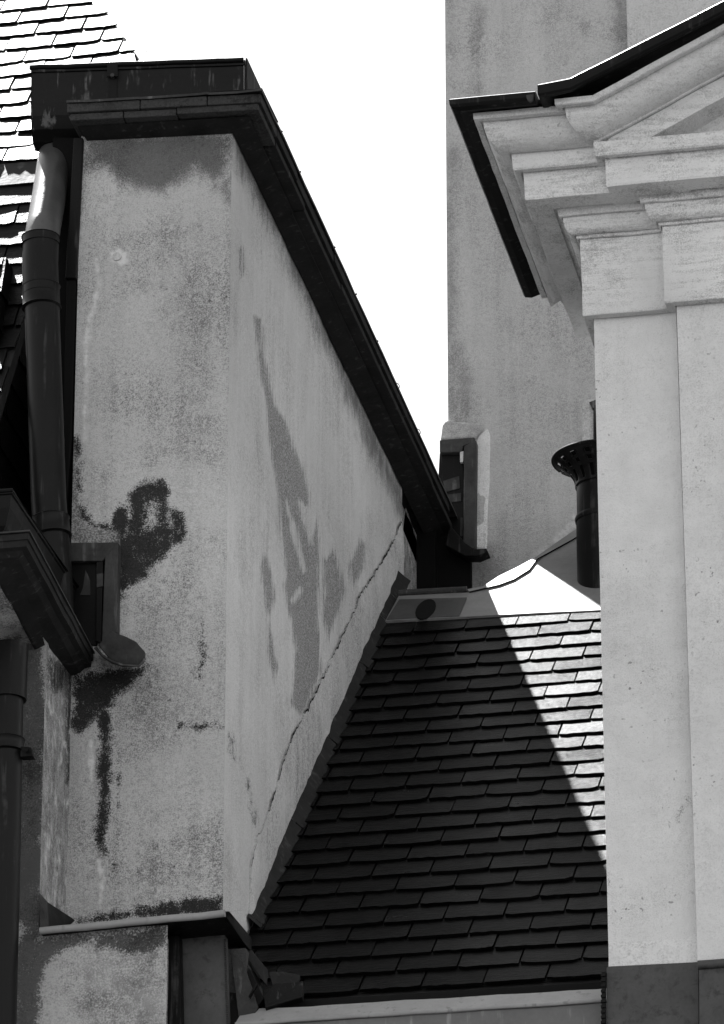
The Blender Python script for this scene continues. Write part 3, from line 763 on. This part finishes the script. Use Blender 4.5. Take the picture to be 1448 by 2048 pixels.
# plaster cone between cornice and wall
part('plaster_haunch', *loft([[Vector((-6.5, 15.45, 8.276)), Vector((-4.365, 15.44, 8.276)), Vector((-4.41, 16.48, 8.276))], [Vector((-6.5, YW-.01, PY(88, 1288, YW).z)), Vector((XW+.006, YW-.01, PY(88, 1288, YW).z)), Vector((XW+.008, 16.48, PY(145, 1345, 16.48).z))]], False), M_low, lowb, smooth=False)

lg = thing('parapet_gutter', 'black gutter with scooped outlet above the low cornice at the lower left', 'gutter', (-4.4, 16, 8.6))
zg = 8.6428
A1 = Vector((-4.3385, 15.5189, zg)); B1 = Vector((-4.335, 16.42, zg))
gp = [(0, 0), (.0, -.012), (-.006, -.015), (-.012, -.06), (-.03, -.12), (-.06, -.17), (-.10, -.20), (-.2, -.22), (-.2, 0)]
V, Fc = loft([[Vector((-6.5, A1.y-o, zg+z)) for o, z in gp], [A1+Vector((o, -o, z)) for o, z in gp], [B1+Vector((o, 0, z)) for o, z in gp]], True, True)
part('trough', V, Fc, M_zinc, lg)
part('rim', *tube([(-6.5, A1.y, zg), A1, B1], .008, 8), M_zinc, lg, smooth=True)
# scooped spout at the foot of the flashing
scx = [(196, 1290), (222, 1262), (250, 1272), (272, 1283), (290, 1304), (289, 1322), (278, 1332), (244, 1330), (222, 1322)]
sp = [PY(x, y, 16.34) for x, y in scx]
part('spout_end', *prism(sp, (0, .012, 0)), M_zlead, lg, bevel=.003)
bl_ = [PY(190, 1296, 16.28), PY(205, 1312, 16.26), PY(222, 1322, 16.25), PY(244, 1330, 16.255), PY(278, 1332, 16.29), PY(290, 1318, 16.32)]
bk_ = [PY(192, 1296, 16.44), PY(206, 1316, 16.46), PY(224, 1328, 16.48), PY(246, 1334, 16.48), PY(278, 1334, 16.46), PY(289, 1318, 16.44)]
sc = part('spout', *loft([bl_, bk_], False), M_zinc, lg, smooth=True); sc.modifiers.new('t', 'SOLIDIFY').thickness = .006
part('spout_rim', *tube(resample(bl_, .02), .0045, 8), M_zlead, lg, smooth=True)

# zinc flashing where that gutter meets the tall wing
fz = thing('wall_flashing', 'dark zinc flashing frame set in the damp wall beside the scooped spout', 'flashing', (-4.3, 16.44, 8.4))
def fpoly(pts, y, d, name, mat, bev=.003):
    return part(name, *prism([PY(a, b, y) for a, b in pts], (0, d, 0)), mat, fz, bevel=bev)
fpoly([(138, 1085), (236, 1084), (230, 1100), (204, 1122), (140, 1122)], 16.42, .05, 'top_strip', M_zlead)
fpoly([(210, 1112), (236, 1086), (233, 1262), (203, 1290), (207, 1180)], 16.414, .05, 'side_strip', M_zlead)
fpoly([(192, 1124), (206, 1120), (206, 1148), (204, 1210), (203, 1290), (191, 1280)], 16.424, .04, 'inner_strip', M_zinc)
fpoly([(193, 1148), (206, 1146), (206, 1172), (193, 1175)], 16.420, .01, 'clip', M_zlead, .001)
fpoly([(140, 1122), (193, 1122), (193, 1290), (140, 1290)], 16.445, .02, 'back_sheet', M_zinc)
fpoly([(166, 1175), (171, 1140), (180, 1160), (181, 1190), (160, 1190)], 16.442, .003, 'patch', M_zlead, 0)

# lower rain pipe
lp = thing('rain_pipe', 'dark rain pipe with bolted clip at the bottom left edge, under the low cornice', 'downpipe', (-4.6, 15.9, 6.5))
YQ = 15.95
part('pipe', *tube([PY(16, 1395, YQ), PY(10, 1700, YQ), PY(0, 2100, YQ)], .055, 32), M_pipe, lp, smooth=True)
part('socket', *tube([PY(20, 1292, YQ), PY(18, 1340, YQ), PY(16, 1400, YQ)], .066, 32), M_pipe, lp, smooth=True)
collar(lp, PY(14, 1478, YQ), PY(13, 1506, YQ), .059, 'clip')
lug = part('clip_lug', *prism([PY(40, 1492, YQ-.02), PY(62, 1494, YQ-.02), PY(66, 1512, YQ-.02), PY(40, 1514, YQ-.02)], (0, .04, 0)), M_zinc, lp, bevel=.003)
part('bolt', *tube([PY(52, 1499, YQ-.045), PY(52, 1499, YQ+.03)], .008, 10), M_zinc, lp, parent=lug)

# zinc ledge at the foot of the tall wing
lz = thing('zinc_ledge', 'sagging zinc ledge flashing along the foot of the tall plastered wing', 'ledge', (-4.0, 16.1, 7.2))
la_, lb_ = PY(80, 1862, 16.06), PY(450, 1827, 16.06)
nn = 16
e1 = [lerp(la_, lb_, k/nn)+Vector((0, 0, fbm((k*.4, 3, 0), 1, .004))) for k in range(nn+1)]
part('drip_edge', *tube(e1, .013, 12), M_gut, lz, smooth=True)
part('ledge_sheet', *loft([[p+Vector((0, 0, .004)) for p in e1], [Vector((p.x, YF-.01, p.z+.16)) for p in e1]], False), M_zlead, lz)
part('ledge_soffit', *prism([e1[0]+Vector((0, .01, -.006)), e1[-1]+Vector((0, .01, -.006)), Vector((lb_.x, YF, lb_.z-.01)), Vector((la_.x, YF, la_.z-.01))], (0, 0, .004)), M_zinc, lz)
part('end_upstand', *prism([PY(78, 1785, 16.08), PY(92, 1800, 16.10), PY(96, 1856, 16.08), PY(80, 1862, 16.06)], (0, .02, 0)), M_zlead, lz)
part('end_upstand', *prism([PY(92, 1802, 16.12), PY(147, 1838, 16.4), PY(130, 1852, 16.3), PY(96, 1858, 16.1)], (0, .02, 0)), M_zinc, lz)
part('corner_fold', *prism([PY(446, 1822, 16.2), PY(458, 1822, 16.3), PY(500, 1872, 16.45), PY(500, 1900, 16.4), PY(474, 1868, 16.3), PY(450, 1842, 16.1)], (0, .03, 0)), M_zinc, lz, bevel=.003)

# clad panel beneath the ledge
pn = thing('wall_panel', 'dark zinc clad panel with stitched seam below the end of the ledge', 'panel', (-3.9, 16.3, 6.5))
part('panel_sheet', *prism([PY(358, 1872, 16.26), PY(449, 1858, 16.26), PY(456, 2080, 16.26), PY(362, 2080, 16.26)], (0, .05, 0)), M_base, pn)
part('side_strip', *prism([PY(331, 1872, 16.2), PY(358, 1872, 16.2), PY(363, 2080, 16.2), PY(336, 2080, 16.2)], (0, .05, 0)), M_zinc, pn)
part('back_wall', *box(XLr-.03, XC+.12, 16.34, 16.47, 0, 7.18), M_shade_plaster, pn)
ms = []
for k in range(46):
    y = 1880+k*4.4; ms.append(box(*(lambda p: (p.x-.003, p.x+.004, p.y-.006, p.y, p.z-.003, p.z+.0022))(PY(449+(y-1858)*.031, y, 16.26))))
s_ = part('seam_stitches', *join(*ms), M_zlead, pn); s_['kind'] = 'stuff'

# ================================================================== TOWER WALL BEHIND
tw = thing('tower_wall', 'tall plain rendered wall rising behind the slate roof and the flue', 'building', (-2.5, 20.7, 0))
XT = PY(893, 400, YB).x
ft = {'damp': [('line', [(905, 300), (900, 500), (896, 700), (905, 830)], 10), ('line', [(915, 700), (935, 830)], 12), ('poly', [(1150, 40), (1170, 25), (1192, 45), (1185, 70), (1160, 72)], -14),  # damp marks together with painted shadow at the wall foot
               ('line', [(1240, 0), (1246, 150), (1240, 260)], 14), ('line', [(960, 20), (955, 130), (962, 320)], 7), ('poly', [(886, 850), (940, 842), (960, 870), (890, 880)], 6),
               ('poly', [(890, 1110), (985, 1100), (1000, 1150), (960, 1190), (890, 1190)], 10), ('poly', [(905, 470), (912, 600), (900, 640), (893, 560)], 2), ('line', [(1010, 880), (1060, 905), (1110, 890)], -3)],  # wide patch at the wall foot paints the deep shadow below the eave
      'pale': [('line', [(972, 860), (979, 900), (976, 1000), (972, 1090)], 5), ('line', [(1150, 1040), (1110, 1085), (1060, 1130)], 12), ('poly', [(1163, 800), (1185, 795), (1192, 885), (1163, 885)], 4), ('line', [(1112, 940), (1102, 966)], 3)]}
sheet('front_wall', bil((XT, YB, 8.6), (XT+3.5, YB, 8.6), (XT+3.5, YB, 26.0), (XT, YB, 26.0)), 200, 300, M_tower, tw, ft, .004)
part('core', *join(box(XT+.004, XT+3.5, YB+.02, 24, 0, 26.0), box(XT+.004, XT+3.5, YB-.0, YB+.02, 0, 8.6)), M_tower, tw)
xs_ = PY(1257, 100, YB).x
sheet('raised_strip', bil((xs_, YB-.03, 8.6), (XT+3.5, YB-.03, 8.6), (XT+3.5, YB-.03, 26.0), (xs_, YB-.03, 26.0)), 60, 120, M_patch, tw, None, .003)
part('strip_edge', [(xs_, YB-.03, 8.6), (xs_, YB+.01, 8.6), (xs_, YB+.01, 26.0), (xs_, YB-.03, 26.0)], [(0, 1, 2, 3)], M_tower, tw)

fb = thing('gutter_flashing', 'zinc lined gutter recess in a pale plaster frame on the tower wall corner', 'flashing', (-3.5, 20.5, 10.6))
def tpoly(pts, y, d, name, mat, bev=.004):
    P = [PY(a, b, y) for a, b in pts]
    return part(name, *prism(P, (0, d, 0)), mat, fb, bevel=bev)
tpoly([(884, 850), (892, 840), (962, 846), (966, 858), (950, 876), (880, 880)], 20.52, .1, 'plaster_head', M_tower, .01)
tpoly([(879, 880), (948, 874), (952, 884), (926, 892), (924, 904), (879, 905)], 20.50, .08, 'head_strip', M_zlead)
tpoly([(928, 892), (952, 880), (950, 1096), (936, 1100), (926, 1090)], 20.49, .08, 'side_strip', M_zlead)
tpoly([(952, 882), (958, 868), (976, 856), (982, 870), (981, 960), (974, 1098), (951, 1096)], 20.54, .08, 'plaster_jamb', M_foot, .006)
tpoly([(879, 905), (928, 902), (928, 1100), (872, 1100), (876, 960)], 20.53, .08, 'back_sheet', M_zinc)
tpoly([(920, 904), (927, 902), (926, 924), (920, 924)], 20.5, .02, 'clip', M_patch, .001)
for q in ([(884, 990), (922, 986), (922, 1002), (886, 1006)], [(886, 962), (918, 952), (920, 976), (890, 984)], [(921, 1035), (926, 1035), (925, 1088), (920, 1070)]):
    tpoly(q, 20.525, .01, 'patch', M_zlead, 0)
spt = [PY(x, y, 20.40) for x, y in [(900, 1050), (930, 1085), (950, 1098), (972, 1096), (976, 1103), (955, 1112), (930, 1112), (890, 1090)]]
part('spout', *prism(spt, (0, .08, 0)), M_zinc, fb, bevel=.004)
ck_ = thing('conduit', 'thin dark conduit on a pale plaster patch of the tower wall, above the flue', 'pipe', (-3.0, 20.5, 11))
part('conduit_pipe', *tube([PY(1192, 812, 20.51), PY(1192, 900, 20.51)], .012, 10), M_zinc, ck_)
part('plaster_patch', *prism([PY(1164, 812, YB-.012), PY(1172, 800, YB-.012), PY(1188, 796, YB-.012), PY(1192, 806, YB-.012), PY(1192, 888, YB-.012), PY(1164, 888, YB-.012)], (0, .02, 0)), M_patch, ck_, bevel=.004)
part('conduit_cap', *prism([PY(1178, 804, 20.5), PY(1194, 798, 20.5), PY(1196, 814, 20.5), PY(1184, 816, 20.5)], (0, .04, 0)), M_zlead, ck_, bevel=.002)

# ================================================================== PORTICO
YP, PR = 16.2, .05
X0, X1 = -2.365, -2.058
XE = .25
por = thing('pedimented_portico', 'pale painted portico with square pilasters, stepped cornice and raking pediment', 'portico', (X0, YP, 0))
fp = {'damp': [('line', [(1376, 1590), (1380, 1608)], 2), ('poly', [(1216, 1720), (1222, 1730), (1218, 1860), (1226, 1880), (1216, 1890)], -10), ('line', [(1228, 1866), (1250, 1880), (1300, 1876), (1370, 1868), (1396, 1850)], -9),
               ('line', [(1353, 1640), (1359, 1628), (1362, 1615)], 1)]}
sheet('pilaster', bil((X0+.004, YP, 6.985), (X1+.02, YP, 6.985), (X1+.02, YP, 9.45), (X0-.002, YP, 9.45)), 40, 250, M_port, por, fp, .002)
sheet('pilaster', bil((X1+.010, YP-PR, 6.965), (XE, YP-PR, 6.965), (XE, YP-PR, 9.45), (X1, YP-PR, 9.45)), 160, 200, M_port, por, {'damp': [('line', [(1397, 700), (1398, 760), (1402, 790)], -6), ('line', [(1395, 1650), (1400, 1668)], -2), ('poly', [(1400, 800), (1412, 810), (1408, 840), (1398, 845)], -13)]}, .002)
part('pilaster_edge', *loft([[Vector((X1-.002, YP-PR, 9.45)), Vector((X1+.010, YP-PR, 6.965))], [Vector((X1-.002, YP+.01, 9.45)), Vector((X1+.010, YP+.01, 6.965))]], False), M_port, por)
part('core', *join(box(X0+.005, XE, YP+.004, 17.35, 0, 9.72), box(X1+.015, XE, YP-PR+.004, YP+.004, 0, 9.72)), M_port, por)
# mortar foot of the pilaster
part('mortar_foot', *prism([PY(1218, 1884, YP-.004), PY(1300, 1882, YP-.004), PY(1372, 1876, YP-.004), PY(1395, 1866, YP-.004), PY(1396, 1924, YP-.004), PY(1217, 1933, YP-.004)], (0, .01, 0)), M_foot, por)

def sweep_profile(name, prof, path, mat, step=.012, along=.05, amp=.0028, root=por):
    # prof: (o, z) list; path: function list giving rings from an (o, z) vertex
    pr_ = [Vector((o, z, 0)) for o, z in prof]; pr_ = resample(pr_, step)
    keys = [[f(p.x, p.y) for p in pr_] for f in path]
    rings = []
    for a, b in zip(keys[:-1], keys[1:]):
        n = max(1, int(max((q-p).length for p, q in zip(a, b))/along))
        for k in range(n): rings.append([p.lerp(q, k/n) for p, q in zip(a, b)])
    rings.append(keys[-1])
    rings = [shake(r, 7, amp) for r in rings]
    V, Fc = loft(rings, False)
    k = len(pr_)
    Fc.append(tuple(range(k))); Fc.append(tuple(len(V)-k+i for i in range(k)))
    o = part(name, V, Fc, mat, root)
    return o
YR = 17.34
def cyma(o0, z0, o1, z1, n=8, kind=1):     # S curve between two points
    r = []
    for k in range(n+1):
        t = k/n; s = t*t*(3-2*t)
        r.append((o0+(o1-o0)*(t if kind else s), z0+(z1-z0)*(s if kind else t)))
    return r
def ovolo(o0, z0, o1, z1, n=8):   # quarter round, bulging outwards and down
    return [(o1+(o0-o1)*math.cos(k/n*math.pi/2), z0+(z1-z0)*math.sin(k/n*math.pi/2)) for k in range(n+1)]
upper = [(.05, 10.13), (.374, 10.128), (.373, 10.107), (.371, 10.104), (.351, 10.103), (.350, 10.112), (.343, 10.112), (.342, 10.101)]+ovolo(.341, 10.095, .262, 10.010)[1:]+[(.262, 10.016), (.254, 10.016), (.253, 10.003), (.251, 9.955), (.2475, 9.948), (.228, 9.947), (.227, 9.955), (.219, 9.955), (.217, 9.935), (.215, 9.850), (.212, 9.841), (.125, 9.841), (.124, 9.850), (.112, 9.850), (.110, 9.831), (.107, 9.817), (.099, 9.816), (.099, 9.822), (.094, 9.822), (.093, 9.800)]+ovolo(.090, 9.795, .060, 9.758, 5)+[(.060, 9.764), (.053, 9.764), (.052, 9.748), (.047, 9.746), (.046, 9.754), (.041, 9.754), (.040, 9.736), (.039, 9.60), (.038, 9.445), (.036, 9.441), (.006, 9.440), (.005, 9.448), (-.002, 9.448), (-.002, 9.42), (-.02, 9.42), (-.02, 10.13)]
upper_old = [(.05, 10.13), (.374, 10.128), (.372, 10.106), (.342, 10.101)]+ovolo(.341, 10.095, .258, 10.008)[1:]+[(.253, 10.004), (.253, 10.0), (.2475, 9.9475), (.226, 9.938), (.216, 9.932), (.214, 9.841), (.20, 9.838), (.110, 9.831), (.107, 9.817), (.098, 9.815), (.0965, 9.800), (.088, 9.797)]+ovolo(.086, 9.79, .060, 9.756, 5)+[(.056, 9.752), (.042, 9.748), (.040, 9.739), (.039, 9.60), (.038, 9.442), (.0, 9.428), (-.02, 9.42), (-.02, 10.13)]
left = [lambda o, z: Vector((X0-o, YR if z > 10.05 else (17.17 if z > 9.825 else 16.95), z)), lambda o, z: Vector((X0-o, YP-o, z)), lambda o, z: Vector((X1-.22 if z > 10.003 else X1+.08, YP-o, z))]
sweep_profile('cornice', upper, left, M_mould)
low_p = [p for p in upper if p[1] <= 10.0045]
low_p = [p for p in low_p if p[1] < 9.9999 or p[0] < .0]
low_p = [(.05, 10.012), (.248, 10.006), (.253, 10.001)]+low_p[:-1]+[(-.02, 10.012)]
right = [lambda o, z: Vector((X1-o, YP-PR-o+.25 if False else YP+.05, z)), lambda o, z: Vector((X1-o, YP-PR-o, z)), lambda o, z: Vector((XE, YP-PR-o, z))]
sweep_profile('cornice', low_p, right, M_mould)
# raking cornice
TA = .50
XK = X1-.235
def rake(o, z, x): return Vector((x, YP-PR-o, z+(x-XK)*TA))
cy = [(.05, 10.135), (.374, 10.130), (.372, 10.108), (.368, 10.105), (.350, 10.104), (.349, 10.112), (.342, 10.112), (.340, 10.101)]+ovolo(.339, 10.095, .254, 10.010)[1:]+[(.250, 10.004), (.238, 10.004), (.236, 10.012), (.05, 10.0)]
rk = [lambda o, z: Vector((X1-o, YP+.05, z)), lambda o, z: Vector((X1-o, YP-PR-o, z)), lambda o, z: Vector((max(XK, X1-o+.002), YP-PR-o, z)), lambda o, z: rake(o, z, XE)]
sweep_profile('raking_cornice', cy, rk, M_mould)
XS = X1-.20
fa = [(.05, 10.002), (.236, 10.002), (.228, 9.985), (.224, 9.925), (.205, 9.922), (.12, 9.915), (.105, 9.90), (.10, 9.875), (.07, 9.83), (.05, 9.80), (-.3, 9.80)]
sweep_profile('raking_cornice', fa, [lambda o, z: rake(o, z, XS), lambda o, z: rake(o, z, XE)], M_mould)
part('tympanum', *prism([(X1+.05, YP+.26, 9.75), (XE, YP+.26, 9.75), (XE, YP+.26, 10.02+(XE-X1)*.48), (X1+.05, YP+.26, 10.0)], (0, .1, 0)), M_shade_plaster, por)  # dark colour paints in the deep shadow of the recess
part('cornice_top', *prism([(X1-.2, YP-.25, 10.004), (XE, YP-.25, 10.004), (XE, YP+.3, 10.02), (X1-.2, YP+.3, 10.02)], (0, 0, -.05)), M_mould, por)

# metal gutter capping the cornice and the rake
pg = thing('cornice_gutter', 'thin black metal gutter edge capping the portico cornice and pediment slope', 'gutter', (X0, YP, 10.1))
gpr = [(.05, 10.134), (.376, 10.133), (.414, 10.120), (.440, 10.124), (.447, 10.134), (.4485, 10.1535), (.443, 10.158), (.05, 10.20)]
xe_l = PY(1070, 190, 15.75).x
sweep_profile('metal_edge', gpr, [lambda o, z: Vector((X0-o, 17.36, z)), lambda o, z: Vector((X0-o, YP-o, z)), lambda o, z: Vector((xe_l, YP-o, z))], M_zinc, amp=.0012, root=pg)
tpz = .018
gpr2 = [(.05, 10.136), (.372, 10.135), (.40, 10.118), (.418, 10.118), (.4235, 10.125), (.4240, 10.160), (.418, 10.166), (.05, 10.22)]
XK2 = PY(1146, 165, 15.8).x
sweep_profile('metal_edge', gpr2, [lambda o, z: Vector((X1-o-.004, YP+.3, z+tpz*.3)), lambda o, z: Vector((X1-o-.004, YP-PR-o, z+tpz*.3)), lambda o, z: Vector((XK2, YP-PR-o, z+tpz)), lambda o, z: Vector((XE, YP-PR-o, z+tpz+(XE-XK2)*.455))], M_zinc, amp=.0012, root=pg)
# curled tongue where the two lips overlap
tg = [PY(1052, 190, 15.745), PY(1068, 187, 15.745), PY(1066, 200, 15.745), PY(1060, 204, 15.745), PY(1054, 199, 15.745)]
part('lip_tongue', *prism(tg, (0, .01, 0)), M_zlead, pg, bevel=.002)
part('roof_sheet', *join(prism([(X0-.40, YP-.36, 10.16), (X1, YP-.36, 10.18), (X1, 17.3, 10.3), (X0-.40, 17.3, 10.17)], (0, 0, -.02)), prism([(X1-.3, YP-PR-.37, 10.205), (XE, YP-PR-.37, 10.205+(XE-X1+.3)*.47), (XE, 17.3, 10.205+(XE-X1+.3)*.47), (X1-.3, 17.3, 10.205)], (0, 0, -.02))), M_zinc, pg)

# zinc clad plinth
pl = thing('zinc_plinth', 'dark blotchy zinc sheet cladding the plinth below the portico pilasters', 'plinth', (X0, YP, 6.5))
part('zinc_sheet', *prism([PY(1213, 1934, YP-.012), PY(1397, 1924, YP-.012), PY(1399, 2200, YP-.012), PY(1213, 2200, YP-.012)], (0, .1, 0)), M_base, pl, bevel=.002)
part('zinc_sheet', *prism([PY(1398, 1938, YP-PR-.012), PY(2700, 1846, YP-PR-.012), PY(2700, 2200, YP-PR-.012), PY(1399, 2200, YP-PR-.012)], (0, .12, 0)), M_base, pl, bevel=.002)
part('top_roll', *tube([PY(1396, 1930, YP-PR-.016), PY(2700, 1838, YP-PR-.016)], .016, 10), M_base, pl, smooth=True)
ms = []
for k in range(26):
    p = PY(1209, 1948+k*5.2, YP-.01); d = .006*(k % 2)
    ms.append(box(p.x-.008-d*.3, p.x+.006, p.y-.014-d, p.y, p.z-.0045, p.z+.0035))
s_ = part('crimped_seam', *join(*ms), M_zinc, pl); s_['kind'] = 'stuff'
